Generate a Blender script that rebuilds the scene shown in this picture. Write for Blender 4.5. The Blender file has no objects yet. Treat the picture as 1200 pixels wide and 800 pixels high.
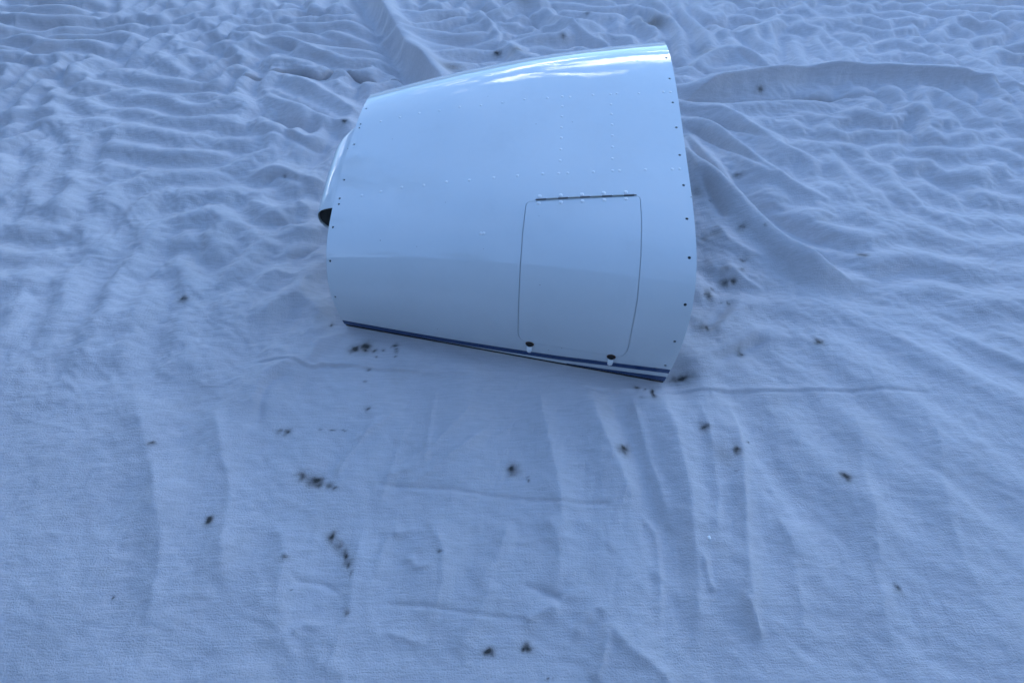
import bpy, bmesh, math, random
import numpy as np
from mathutils import Vector, Matrix
from mathutils.geometry import delaunay_2d_cdt

random.seed(7)
S = bpy.context.scene
COL = S.collection
R = math.radians

# ------------------------------------------------------------------ camera
CAM_H, PITCH, FPX = 1.30, 54.0, 575.0          # eye height, tilt below the horizon, focal length in photo pixels
cam_d = bpy.data.cameras.new('camera')
cam = bpy.data.objects.new('camera', cam_d)
COL.objects.link(cam)
cam.location = (0, 0, CAM_H)
cam.rotation_euler = (R(90 - PITCH), 0, 0)
cam_d.sensor_width = 36
cam_d.lens = 36 * FPX / 1200
cam_d.clip_start = 0.02
cam_d.clip_end = 6000
S.camera = cam

# ------------------------------------------------------------------ sky, sun, exposure
SUN_EL, SUN_AZ = R(14), R(247)                 # azimuth measured from +Y (away from the camera) towards +X: low, behind the camera and the added building
w = bpy.data.worlds.new('World')
S.world = w
w.use_nodes = True
nt = w.node_tree
for n in list(nt.nodes):
    nt.nodes.remove(n)
def N(t, typ, **kw):
    n = t.nodes.new(typ)
    for k, v in kw.items():
        setattr(n, k, v)
    return n
def M(t, op, a, b=None, c=None):
    n = t.nodes.new('ShaderNodeMath'); n.operation = op
    for i, x in enumerate((a, b, c)):
        if x is None: continue
        if isinstance(x, (int, float)): n.inputs[i].default_value = x
        else: t.links.new(x, n.inputs[i])
    return n.outputs[0]
def ramp(t, fac, stops):
    n = t.nodes.new('ShaderNodeValToRGB')
    el = n.color_ramp.elements
    while len(el) < len(stops): el.new(0.5)
    for e, (p, c) in zip(el, stops):
        e.position = p; e.color = c if len(c) == 4 else (*c, 1)
    t.links.new(fac, n.inputs[0])
    return n.outputs[0]
def mixc(t, fac, a, b, mode='MIX'):
    n = t.nodes.new('ShaderNodeMix'); n.data_type = 'RGBA'; n.blend_type = mode
    for s, x in ((n.inputs[0], fac), (n.inputs[6], a), (n.inputs[7], b)):
        if isinstance(x, (int, float)): s.default_value = x
        elif isinstance(x, tuple): s.default_value = x if len(x) == 4 else (*x, 1)
        else: t.links.new(x, s)
    return n.outputs[2]

CLOUD_SHIFT = (16.9, -8.7, 12.9)
sky = N(nt, 'ShaderNodeTexSky', sky_type='NISHITA')
sky.sun_disc = False
sky.sun_elevation = SUN_EL
sky.sun_rotation = SUN_AZ
sky.air_density = 1.0
sky.dust_density = 0.35
sky.ozone_density = 4.2
tc = N(nt, 'ShaderNodeTexCoord')
sep = N(nt, 'ShaderNodeSeparateXYZ')
nt.links.new(tc.outputs['Generated'], sep.inputs[0])
zz = M(nt, 'MAXIMUM', sep.outputs[2], 0.0)
den = M(nt, 'ADD', zz, 0.10)
comb = N(nt, 'ShaderNodeCombineXYZ')
nt.links.new(M(nt, 'DIVIDE', sep.outputs[0], den), comb.inputs[0])
nt.links.new(M(nt, 'DIVIDE', sep.outputs[1], den), comb.inputs[1])
cl = N(nt, 'ShaderNodeTexNoise')
cl.inputs['Scale'].default_value = 1.7
cl.inputs['Detail'].default_value = 12
cl.inputs['Roughness'].default_value = 0.64
cl.inputs['Distortion'].default_value = 0.9
mpw = N(nt, 'ShaderNodeMapping'); mpw.inputs['Location'].default_value = CLOUD_SHIFT; mpw.inputs['Rotation'].default_value = (0, 0, R(-20)); mpw.inputs['Scale'].default_value = (.75, 1.5, 1)
nt.links.new(comb.outputs[0], mpw.inputs[0])
nt.links.new(mpw.outputs[0], cl.inputs['Vector'])
# broken streaky cloud low in the sky all round, clear overhead and hazy at the very horizon
band = M(nt, 'MULTIPLY', ramp(nt, zz, [(0.15, (0, 0, 0)), (0.24, (1, 1, 1))]), ramp(nt, zz, [(0.47, (1, 1, 1)), (0.57, (0, 0, 0))]))
low = M(nt, 'ADD', cl.outputs['Fac'], M(nt, 'MULTIPLY', M(nt, 'SUBTRACT', band, 1.0), 0.30))
cov = ramp(nt, low, [(0.515, (0, 0, 0)), (0.555, (.5, .5, .5)), (0.63, (1, 1, 1))])
CLOUD = (14.0, 14.2, 15.0)
veil = N(nt, 'ShaderNodeTexNoise'); veil.inputs['Scale'].default_value = 1.6; veil.inputs['Detail'].default_value = 9; veil.inputs['Roughness'].default_value = .6; veil.inputs['Distortion'].default_value = .6
nt.links.new(comb.outputs[0], veil.inputs['Vector'])
thin = M(nt, 'MULTIPLY', ramp(nt, veil.outputs['Fac'], [(.46, (0, 0, 0)), (.70, (1, 1, 1))]), .035)
colr = mixc(nt, thin, sky.outputs[0], CLOUD)
colr = mixc(nt, cov, colr, CLOUD)
bg = N(nt, 'ShaderNodeBackground')
nt.links.new(colr, bg.inputs[0])
bg.inputs[1].default_value = 0.10
wo = N(nt, 'ShaderNodeOutputWorld')
nt.links.new(bg.outputs[0], wo.inputs[0])

sun_d = bpy.data.lights.new('sun', 'SUN')
sun_d.energy = 2.0
sun_d.angle = R(0.5)
sun_d.color = (1.0, 0.96, 0.9)
sun = bpy.data.objects.new('sun', sun_d)
COL.objects.link(sun)
to_sun = Vector((math.sin(SUN_AZ) * math.cos(SUN_EL), math.cos(SUN_AZ) * math.cos(SUN_EL), math.sin(SUN_EL)))
sun.rotation_euler = to_sun.to_track_quat('Z', 'Y').to_euler()
sun.location = to_sun * 30

S.view_settings.view_transform = 'Standard'
S.view_settings.look = 'None'
S.view_settings.gamma = 1
S.view_settings.use_curve_mapping = False
S.view_settings.exposure = 2.66

# ------------------------------------------------------------------ helpers
_p = math.radians(PITCH)
CF = np.array([0, math.cos(_p), -math.sin(_p)]); CR = np.array([1., 0, 0]); CU = np.cross(CR, CF)
CC = np.array([0, 0, CAM_H])
def ray(x, y):
    d = CF + CR * (x - 600) / FPX + CU * (400 - y) / FPX
    return d / np.linalg.norm(d)
def ground(x, y, z=0.0):
    """the point of the ground that the photograph shows at pixel x, y"""
    d = ray(x, y); return CC + d * ((z - CAM_H) / d[2])
def project(P):
    q = P - CC; z = q @ CF
    return 600 + FPX * (q @ CR) / z, 400 - FPX * (q @ CU) / z

def material(name):
    m = bpy.data.materials.new(name); m.use_nodes = True
    t = m.node_tree
    return m, t, t.nodes['Principled BSDF']
def plain(name, col, rough=0.5, metal=0.0):
    m, t, b = material(name)
    no = N(t, 'ShaderNodeTexNoise'); no.inputs['Scale'].default_value = 60; no.inputs['Detail'].default_value = 4
    c = mixc(t, no.outputs['Fac'], tuple(x * 0.8 for x in col), tuple(min(1, x * 1.2) for x in col))
    t.links.new(c, b.inputs['Base Color'])
    b.inputs['Roughness'].default_value = rough; b.inputs['Metallic'].default_value = metal
    return m
def link(name, me, mat=None, parent=None):
    o = bpy.data.objects.new(name, me); COL.objects.link(o)
    if mat is not None and len(me.materials) == 0: me.materials.append(mat)
    if parent is not None: o.parent = parent
    return o
def mesh_from(name, verts, faces, smooth=True, normals=None):
    me = bpy.data.meshes.new(name)
    me.from_pydata([tuple(map(float, v)) for v in verts], [], [tuple(map(int, f)) for f in faces])
    me.update()
    if smooth:
        me.polygons.foreach_set('use_smooth', np.ones(len(me.polygons), dtype=bool))
    if normals is not None:
        me.normals_split_custom_set_from_vertices([tuple(map(float, n)) for n in normals])
    return me
def from_bm(name, bm, smooth=True):
    me = bpy.data.meshes.new(name); bm.to_mesh(me); bm.free()
    if smooth: me.polygons.foreach_set('use_smooth', np.ones(len(me.polygons), dtype=bool))
    return me

# ------------------------------------------------------------------ noise on arrays
_rng = np.random.RandomState(11)
PERM = np.concatenate([_rng.permutation(256)] * 3)
GA = _rng.rand(256) * 2 * np.pi
GX, GY = np.cos(GA), np.sin(GA)
def noise(x, y, seed=0):
    x = x + seed * 17.31; y = y - seed * 9.77
    xi = np.floor(x).astype(int); yi = np.floor(y).astype(int)
    xf = x - xi; yf = y - yi
    xi &= 255; yi &= 255
    u = xf ** 3 * (xf * (xf * 6 - 15) + 10); v = yf ** 3 * (yf * (yf * 6 - 15) + 10)
    def g(ix, iy, fx, fy):
        h = PERM[PERM[ix & 255] + (iy & 255)]
        return GX[h] * fx + GY[h] * fy
    a = g(xi, yi, xf, yf); b = g(xi + 1, yi, xf - 1, yf)
    c = g(xi, yi + 1, xf, yf - 1); d = g(xi + 1, yi + 1, xf - 1, yf - 1)
    return ((a + u * (b - a)) * (1 - v) + (c + u * (d - c)) * v) * 1.5
def sstep(a, b, x):
    t = np.clip((x - a) / (b - a), 0, 1); return t * t * (3 - 2 * t)
def creases(X, Y, lam, ang, stretch, seed, warp=0.35, soft=0.12):
    """folds running along direction ang (from +X), about lam apart across it and stretch times as long"""
    c, s = math.cos(ang), math.sin(ang)
    a = (X * c + Y * s) / (lam * stretch); b = (-X * s + Y * c) / lam
    wx = noise(a * 0.9 + 3.1, b * 0.6, seed + 50); wy = noise(a * 0.8, b * 0.55 + 7.7, seed + 51)
    a = a + warp * wx; b = b + warp * 1.6 * wy
    n = noise(a, b, seed)
    return 0.5 - np.sqrt(n * n + soft * soft)        # sharp crest, broad valley

# ------------------------------------------------------------------ setting: ground
mg, t, b = material('concrete')
no = N(t, 'ShaderNodeTexNoise'); no.inputs['Scale'].default_value = 3; no.inputs['Detail'].default_value = 9
tcg = N(t, 'ShaderNodeTexCoord'); t.links.new(tcg.outputs['Object'], no.inputs['Vector'])
t.links.new(ramp(t, no.outputs['Fac'], [(0.3, (0.18, 0.18, 0.18)), (0.7, (0.28, 0.28, 0.28))]), b.inputs['Base Color'])
b.inputs['Roughness'].default_value = 0.9
gr = link('ground', mesh_from('ground', [(-3000, -3000, -.09), (3000, -3000, -.09), (3000, 3000, -.09), (-3000, 3000, -.09)], [(0, 1, 2, 3)], False), mg)
gr['kind'] = 'structure'

# low wooded hills added all round, unseen, darkening the metal's mirrored far edge
mhl, t, b = material('wooded_hill')
no = N(t, 'ShaderNodeTexNoise'); no.inputs['Scale'].default_value = .08; no.inputs['Detail'].default_value = 10
tch = N(t, 'ShaderNodeTexCoord'); t.links.new(tch.outputs['Object'], no.inputs['Vector'])
t.links.new(ramp(t, no.outputs['Fac'], [(0.3, (0.022, 0.034, 0.018)), (0.7, (0.055, 0.07, 0.035))]), b.inputs['Base Color']); b.inputs['Roughness'].default_value = 1
hv, hf = [], []
HN = 360
for i in range(HN):
    a = 2 * math.pi * i / HN
    c3 = np.array([math.cos(a), math.sin(a)])
    hh = 52 + 20 * float(noise(np.array(3.2 * c3[0] + 5), np.array(3.2 * c3[1] + 5), 2)) + 6 * float(noise(np.array(13 * c3[0]), np.array(13 * c3[1]), 4)) + 2.5 * float(noise(np.array(45 * c3[0]), np.array(45 * c3[1]), 6))
    for rr, z in ((330, -.3), (360, .35 * hh), (400, .8 * hh), (430, hh), (520, .6 * hh), (700, -1)):
        hv.append((rr * c3[0], rr * c3[1], z))
for i in range(HN):
    for k in range(5):
        j = (i + 1) % HN
        hf.append((i * 6 + k, j * 6 + k, j * 6 + k + 1, i * 6 + k + 1))
hl = link('added_hills', mesh_from('added_hills', hv, hf), mhl); hl['kind'] = 'structure'

# unseen building added behind the camera and to the left, to shade the cloth
mh, t, b = material('pale_render')
no = N(t, 'ShaderNodeTexNoise'); no.inputs['Scale'].default_value = 2.2; no.inputs['Detail'].default_value = 8
t.links.new(ramp(t, no.outputs['Fac'], [(0.3, (0.23, 0.235, 0.24)), (0.7, (0.28, 0.285, 0.29))]), b.inputs['Base Color']); b.inputs['Roughness'].default_value = .85
def box(bm, x0, x1, y0, y1, z0, z1):
    v = [bm.verts.new(p) for p in ((x0, y0, z0), (x1, y0, z0), (x1, y1, z0), (x0, y1, z0), (x0, y0, z1), (x1, y0, z1), (x1, y1, z1), (x0, y1, z1))]
    for f in ((3, 2, 1, 0), (4, 5, 6, 7), (0, 1, 5, 4), (1, 2, 6, 5), (2, 3, 7, 6), (3, 0, 4, 7)): bm.faces.new([v[i] for i in f])
bm = bmesh.new(); box(bm, -16, 16, -12, -2.7, -.09, 4.3); box(bm, -16.5, 16.5, -12.5, -2.3, 4.3, 4.5); box(bm, -16, -7.5, -2.7, 6, -.09, 5.2); box(bm, -16.5, -7.1, -2.3, 6.4, 5.2, 5.4)
wl = link('shade_wall', from_bm('shade_wall', bm, False), mh); wl['kind'] = 'structure'

# unseen tree crowns: left mirrored in the paint, rear added to soften building's reflection
mlf, t, b = material('leaf')
no = N(t, 'ShaderNodeTexNoise'); no.inputs['Scale'].default_value = 1.5
t.links.new(ramp(t, no.outputs['Fac'], [(0.3, (0.03, 0.045, 0.02)), (0.7, (0.08, 0.10, 0.045))]), b.inputs['Base Color']); b.inputs['Roughness'].default_value = .7
rl = np.random.RandomState(5)
cl_ = []
for x_ in np.arange(-13, 13.5, 1.15):
    top = 6.4 + 2.0 * rl.randn() * .8 + .9 * math.sin(x_ * .8)
    for _ in range(4): cl_.append((x_ + rl.uniform(-.8, .8), rl.uniform(-6.5, -3.4), rl.uniform(4.4, max(4.8, top)), rl.uniform(.5, 1.1), 125))
for _ in range(26): cl_.append((-8.3 + rl.randn() * 1.3, 8.6 + rl.randn() * 1.3, rl.uniform(4, 11.4), rl.uniform(.45, 1.0), 110))
for _ in range(16): cl_.append((-10.5 + rl.randn() * 1.0, 4.6 + rl.randn() * 1.2, rl.uniform(5.2, 9.8), rl.uniform(.45, .9), 110))
lv, lf_ = [], []
for cx, cy, cz, rr, nn in cl_:
    d_ = rl.randn(nn, 3); d_ /= np.linalg.norm(d_, axis=1, keepdims=True); p_ = np.array([cx, cy, cz]) + d_ * rr * rl.uniform(.3, 1, (nn, 1)) ** .6
    a_ = rl.randn(nn, 3); a_ /= np.linalg.norm(a_, axis=1, keepdims=True); b2 = np.cross(a_, d_); b2 /= np.linalg.norm(b2, axis=1, keepdims=True) + 1e-9
    s_ = rl.uniform(.07, .15, (nn, 1))
    for q_, (u_, v_) in enumerate(((-1, 0), (0, -.6), (1, 0), (0, .6))): lv.append(p_ + s_ * (u_ * a_ + v_ * b2))
base = 0
for g in range(0, len(lv), 4):
    nn = len(lv[g]); lf_.append(np.stack([base + np.arange(nn) + q_ * nn for q_ in range(4)], 1)); base += 4 * nn
wd_ = link('unseen_woods', mesh_from('unseen_woods', np.concatenate(lv), np.concatenate(lf_), False), mlf); wd_['kind'] = 'stuff'

# ------------------------------------------------------------------ drop cloth
def spaced(marks):
    """coordinates with the given spacing between marks [(x0, step), (x1, step) ...]"""
    out = [marks[0][0]]
    while out[-1] < marks[-1][0]:
        st = np.interp(out[-1], [m[0] for m in marks], [m[1] for m in marks])
        out.append(out[-1] + st)
    return np.array(out)
xs = spaced([(-4.3, .03), (-3.0, .010), (-2.4, .0075), (-1.3, .0054), (1.3, .0054), (2.4, .0075), (3.0, .010), (4.3, .03)])
ys = spaced([(-1.2, .03), (-.2, .006), (0.0, .0034), (1.0, .0040), (2.0, .006), (2.4, .0045), (2.85, .0045), (3.1, .009), (3.6, .010), (5.2, .03)])
X, Y = np.meshgrid(xs, ys)
NX, NY = len(xs), len(ys)
sh = X.shape

A3 = ground(403, 379.3); B3 = ground(779, 446.8)            # the cowling's front corners on the cloth
H = np.zeros(sh)
far = sstep(0.72, 1.35, Y + 0.10 * noise(X * 2, Y * 2, 5))
left = sstep(-0.35, -0.8, X) * sstep(0.45, 0.95, Y)
right = sstep(0.45, 0.75, X) * sstep(0.7, 1.1, Y)
rough = np.clip(np.maximum(far, np.maximum(left * .75, right * .75)), 0, 1)
rough = rough * (0.80 + 0.45 * noise(X * 1.1, Y * 1.1, 9)) * (1 - .15 * sstep(.95, 1.6, np.abs(X)) * sstep(2.8, 2.0, Y))
# big soft undulations
H += 0.016 * noise(X * 1.3, Y * 1.3, 1) * (0.35 + rough)
H += 0.013 * noise(X * 3.1, Y * 2.6, 2) * (0.15 + rough)
HEM = np.zeros(sh); FINE = np.zeros(sh); BIG = np.zeros(sh)                                           # stitched hems, laid on after the cloth has settled
# smoother cloth towards the viewer: soft folds fanning out from the cowling, faint pressed creases
fg = np.clip(1 - rough, 0, 1)
fan_ = sstep(1.35, .9, Y); fanx = X / np.maximum(2.2 - Y, .75)                                         # lines of the fan meet behind the cowling
H += fan_ * fg * 0.015 * noise(fanx * 12 + .5 * noise(X * 2, Y * 2, 41), Y * 0.8, 42)
H += fan_ * fg * 0.010 * creases(fanx, Y * .2, .11, R(88), 2.0, 54, soft=.08) * sstep(-.2, .4, noise(X * 1.7, Y * 1.4, 55))
H += fg * 0.0075 * noise(X * 5, Y * 4, 43)

def poly(pix):
    P = [ground(*p)[:2] for p in pix]
    out = []
    n = len(P)
    for i in range(n - 1):                                   # Catmull-Rom through the points
        p0 = P[max(i - 1, 0)]; p1 = P[i]; p2 = P[i + 1]; p3 = P[min(i + 2, n - 1)]
        for k in range(8):
            s = k / 8
            out.append(.5 * (2 * p1 + (p2 - p0) * s + (2 * p0 - 5 * p1 + 4 * p2 - p3) * s * s + (3 * p1 - p0 - 3 * p2 + p3) * s ** 3))
    out.append(P[-1])
    return np.array(out)
def along(pix, reach):
    """distance from a line on the cloth: (index window, signed distance, place along 0..1)"""
    L = poly(pix)
    x0, y0 = L.min(0) - reach; x1, y1 = L.max(0) + reach
    i0, i1 = np.searchsorted(ys, [y0, y1]); j0, j1 = np.searchsorted(xs, [x0, x1])
    xx = X[i0:i1, j0:j1]; yy = Y[i0:i1, j0:j1]
    best = np.full(xx.shape, 1e9); sg = np.zeros(xx.shape); tt = np.zeros(xx.shape)
    for k in range(len(L) - 1):
        a = L[k]; d = L[k + 1] - a; dd = d @ d
        if dd < 1e-12: continue
        s = np.clip(((xx - a[0]) * d[0] + (yy - a[1]) * d[1]) / dd, 0, 1)
        ex = xx - a[0] - s * d[0]; ey = yy - a[1] - s * d[1]
        r = np.hypot(ex, ey); m = r < best
        best[m] = r[m]; sg[m] = np.sign(d[0] * ey - d[1] * ex)[m]; tt[m] = ((k + s) / (len(L) - 1))[m]
    return (slice(i0, i1), slice(j0, j1)), best * np.where(sg == 0, 1, sg), tt
def fold(pix, h, wl, wr=None, taper=.28, sharp=1.35, wob=.25, onto=None):
    """a ridge along the line: wl wide to the left of its direction, wr to the right"""
    wr = wr or wl
    sl, d, tt = along(pix, max(wl, wr) * 3.2)
    d = d + wob * min(wl, wr) * noise(X[sl] * 6, Y[sl] * 6, 61)
    ww = np.where(d > 0, wl, wr)
    e = np.minimum(sstep(0, taper, tt) if taper else 1, sstep(0, taper, 1 - tt) if taper else 1)
    if wob: e = e * (1 + .3 * noise(X[sl] * 4, Y[sl] * 4, 62))
    if onto is None and abs(h) < .011 and max(wl, wr) < .03: onto = FINE
    if h > .015 and onto is None: BIG[sl] = np.maximum(BIG[sl], min(1, h / .035) * e * np.exp(-(np.abs(d) / (1.7 * ww)) ** 2))
    onto = H if onto is None else onto
    onto[sl] += 1.3 * h * e * np.exp(-(np.abs(d) / ww) ** sharp)
def groove(pix, h, wd, sharp=2.2):
    fold(pix, -h / 1.3, wd, wd, .06, sharp, .0, HEM)

# press the cloth flat where the big folds are drawn in by hand
# (name of place : line in the photograph, height, width left, width right)
fold([(428, -30), (442, 0), (460, 32), (482, 64), (512, 96), (530, 120)], .062, .095, .030, .15)
fold([(405, -30), (425, 10), (450, 50), (470, 80), (500, 105)], -.026, .045, .06, .1)
fold([(792, 119), (825, 109), (860, 102), (905, 97), (960, 90), (1030, 92), (1120, 100), (1260, 110)], .052, .075, .018, .2)
fold([(795, 116.5), (830, 115), (865, 116), (900, 113), (950, 110)], -.022, .03, .03, .1)
fold([(800, 128), (840, 132), (875, 150), (915, 178), (960, 190)], .022, .05, .04)
fold([(800, 140), (835, 155), (875, 190), (915, 215), (970, 240)], .026, .04, .04)
fold([(802, 158), (832, 200), (866, 243), (900, 277), (950, 312), (1010, 335)], .048, .022, .075, .25)
fold([(800, 172), (815, 205), (832, 230)], .012, .03, .03)
fold([(835, 182), (872, 225), (905, 252), (960, 280), (1010, 300)], -.022, .035, .035)
fold([(765, 125), (810, 80), (850, 62), (880, 70), (910, 90)], .022, .05, .05)
fold([(800, 55), (840, 40), (880, 38), (930, 20)], .026, .06, .05)
fold([(555, 10), (580, 40), (600, 62), (620, 75)], .020, .05, .04)
fold([(620, -10), (636, 15), (660, 32), (690, 45), (720, 52)], .026, .06, .04)
fold([(560, 20), (600, 10), (640, 5)], .016, .05, .05)
fold([(650, 50), (680, 30), (700, 15)], .014, .04, .04)
fold([(690, 35), (740, 45), (790, 40), (850, 20)], .018, .05, .05)
fold([(300, 55), (335, 52), (362, 62), (385, 68), (410, 62)], .022, .04, .035)
fold([(330, 88), (365, 105), (395, 120), (430, 140)], .024, .035, .04)
fold([(300, 100), (345, 125), (385, 142), (425, 148)], .022, .035, .04)
fold([(300, 122), (340, 145), (375, 150), (410, 152)], -.014, .04, .04)
fold([(290, 150), (330, 152), (360, 165), (395, 160)], .016, .035, .035)
fold([(285, 205), (325, 198), (360, 210), (385, 215)], .014, .03, .03)
fold([(285, 232), (320, 245), (350, 238), (372, 252)], .012, .03, .03)
fold([(290, 262), (325, 252), (350, 270), (380, 272)], .011, .03, .03)
fold([(300, 330), (325, 318), (350, 322), (375, 300)], .010, .03, .03)
fold([(345, 330), (362, 352), (385, 372)], .012, .03, .03)
fold([(300, 375), (330, 352), (362, 345)], .010, .03, .03)
fold([(300, 500), (302, 470), (314, 443), (340, 427), (372, 414)], .016, .030, .045)
fold([(366, 392), (380, 383), (398, 375)], .009, .018, .018)
fold([(366, 404), (388, 394), (410, 384)], .009, .018, .018)
fold([(364, 426), (370, 410), (373, 400)], .008, .015, .015)
fold([(300, 412), (325, 409), (345, 418)], .008, .02, .02)
fold([(905, 352), (872, 362), (848, 378), (830, 398)], .016, .04, .05)
fold([(905, 378), (865, 400), (825, 418), (790, 430)], .016, .04, .05)
fold([(905, 310), (875, 298), (852, 285), (835, 262)], .012, .035, .035)
fold([(900, 340), (868, 325), (850, 310)], .010, .03, .03)
# hem lines
groove([(285, 93), (300, 90), (325, 86), (350, 84.5), (372, 89), (387, 86.5), (399, 82.5), (411, 87), (430, 91.5), (448, 95.5), (465, 92.5), (482, 98)], .075, .012, 6)
fold([(285, 89), (325, 83), (350, 81), (372, 85), (399, 79), (430, 87), (465, 89)], .010, .03, .02, onto=HEM)
groove([(290, 425.5), (340, 425.5), (358, 430), (368, 432), (382, 428.5), (430, 432.8), (500, 437.5), (560, 441)], .0065, .007)
fold([(290, 423), (340, 423), (366, 429), (382, 426), (430, 430.5), (500, 435), (560, 438.5)], .008, .011, onto=HEM)
groove([(680, 452), (725, 458), (775, 459.5), (830, 458.5), (900, 457.5), (960, 456), (1100, 458)], .0045, .007)
fold([(680, 449.5), (725, 455), (775, 456.5), (830, 455.5), (900, 454.5), (960, 453), (1100, 455)], .005, .012, onto=HEM)
groove([(440, 567), (480, 570), (540, 575), (600, 583), (660, 589), (720, 590)], .0045, .006)
groove([(450, 708), (500, 711), (560, 720), (620, 727)], .0035, .006)
# deep narrow creases between the drapes
for pix, h, wd in [([(798, 158), (815, 183), (840, 211), (870, 239), (905, 268), (950, 296)], .055, .020), ([(796, 115), (840, 116.5), (900, 114), (965, 111), (1040, 114)], .050, .013),
                   ([(800, 146), (830, 163), (870, 190), (910, 214)], .034, .018), ([(801, 133), (850, 146), (900, 168)], .026, .016), ([(815, 205), (835, 240), (850, 262)], .020, .018),
                   ([(424, -10), (447, 42), (474, 84), (492, 97)], .016, .055), ([(298, 53), (325, 55), (352, 61)], .040, .022), ([(298, 131), (340, 144), (376, 152)], .034, .026),
                   ([(310, 107), (350, 124), (402, 145)], .028, .020), ([(638, 0), (668, 30), (704, 49)], .028, .020), ([(612, 12), (640, 42)], .024, .020), ([(560, 2), (582, 34), (598, 55)], .026, .024),
                   ([(812, 22), (860, 27), (905, 20)], .030, .024), ([(786, 62), (812, 78), (850, 84)], .026, .022), ([(850, 58), (885, 76), (905, 82)], .024, .020), ([(700, 60), (735, 52), (775, 55)], .022, .020),
                   ([(300, 158), (335, 160), (362, 172), (388, 168)], .020, .018), ([(300, 212), (330, 204), (362, 218)], .018, .016), ([(305, 258), (335, 260), (365, 262)], .014, .014), ([(330, 300), (355, 296), (374, 286)], .014, .014),
                   ([(905, 392), (870, 409), (832, 424)], .020, .022), ([(860, 350), (840, 372), (826, 392)], .014, .018), ([(302, 508), (306, 478), (318, 452), (345, 436)], .016, .018),
                   ([(640, 30), (600, 42), (570, 60)], .020, .020), ([(330, 18), (360, 14), (395, 20), (420, 14)], .026, .022), ([(310, 30), (345, 34), (380, 44), (412, 48)], .024, .020), ([(505, 22), (535, 18), (560, 24)], .020, .020)]:
    fold(pix, -h / 1.3, wd, wd, .3, 1.7, .0, HEM)
# creases and soft folds in the foreground
for pix, h, wd in [
        ([(513, 440), (505, 490), (501, 520), (497, 552)], .0035, .010), ([(445, 487), (424, 516), (405, 540), (393, 563)], .0045, .009),
        ([(410, 520), (440, 500), (475, 470)], .003, .010), ([(560, 465), (520, 510), (485, 545), (440, 560)], .0045, .016),
        ([(585, 485), (540, 525), (498, 556), (470, 575)], .0050, .016), ([(485, 485), (470, 515), (455, 560), (440, 610)], .0035, .014),
        ([(410, 490), (425, 490), (440, 489)], -.002, .006), ([(430, 600), (415, 660), (408, 715), (388, 770), (380, 805)], .009, .028),
        ([(440, 680), (450, 640), (470, 610)], .004, .018), ([(460, 625), (475, 622), (487, 617)], .004, .010),
        ([(340, 665), (350, 680), (380, 685), (405, 704)], -.0025, .006), ([(340, 742), (355, 732), (380, 734)], .004, .010),
        ([(630, 440), (640, 500), (655, 560), (664, 640)], .010, .030), ([(690, 440), (705, 500), (725, 545), (745, 600)], .010, .032),
        ([(735, 455), (752, 510), (768, 560), (790, 625)], .007, .022), ([(775, 462), (790, 510), (805, 570), (812, 650), (817, 720), (820, 805)], .011, .030),
        ([(815, 462), (832, 520), (842, 580), (835, 640)], .008, .024), ([(845, 462), (862, 500), (870, 560), (876, 640), (878, 700), (893, 770)], .011, .022),
        ([(750, 600), (762, 615), (771, 632), (773, 690), (775, 735)], .005, .012), ([(610, 685), (640, 695), (660, 702)], -.004, .009),
        ([(612, 730), (635, 715), (655, 705)], .004, .012), ([(670, 755), (682, 730), (700, 712), (712, 726)], .005, .013),
        ([(706, 722), (730, 752), (765, 780), (800, 815)], .008, .022), ([(695, 800), (706, 770), (712, 730)], .006, .014),
        ([(820, 640), (828, 675), (836, 695)], .004, .008), ([(868, 690), (880, 720), (892, 750)], .006, .010),
        ([(560, 690), (585, 650), (596, 610)], .006, .024), ([(530, 770), (560, 720), (580, 680)], .006, .026),
        ([(640, 600), (655, 640), (648, 700)], .006, .028), ([(500, 600), (520, 660), (500, 740)], .006, .030),
        ([(310, 600), (335, 640), (330, 700), (345, 770)], .006, .030), ([(445, 740), (470, 745), (487, 750), (500, 742)], .003, .008),
        ([(470, 660), (482, 655), (490, 665), (510, 660)], .003, .008), ([(645, 730), (655, 705), (690, 690)], .003, .016),
        ([(905, 600), (930, 650), (940, 760)], .008, .03), ([(250, 470), (270, 560), (262, 700)], .009, .03), ([(150, 440), (190, 600), (170, 780)], .009, .035),
        ([(1000, 470), (1015, 600), (1040, 760)], .009, .035), ([(1090, 480), (1110, 620), (1150, 700)], .008, .035)]:
    fold(pix, h * 1.5, wd, wd, .25, 1.4)

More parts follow.
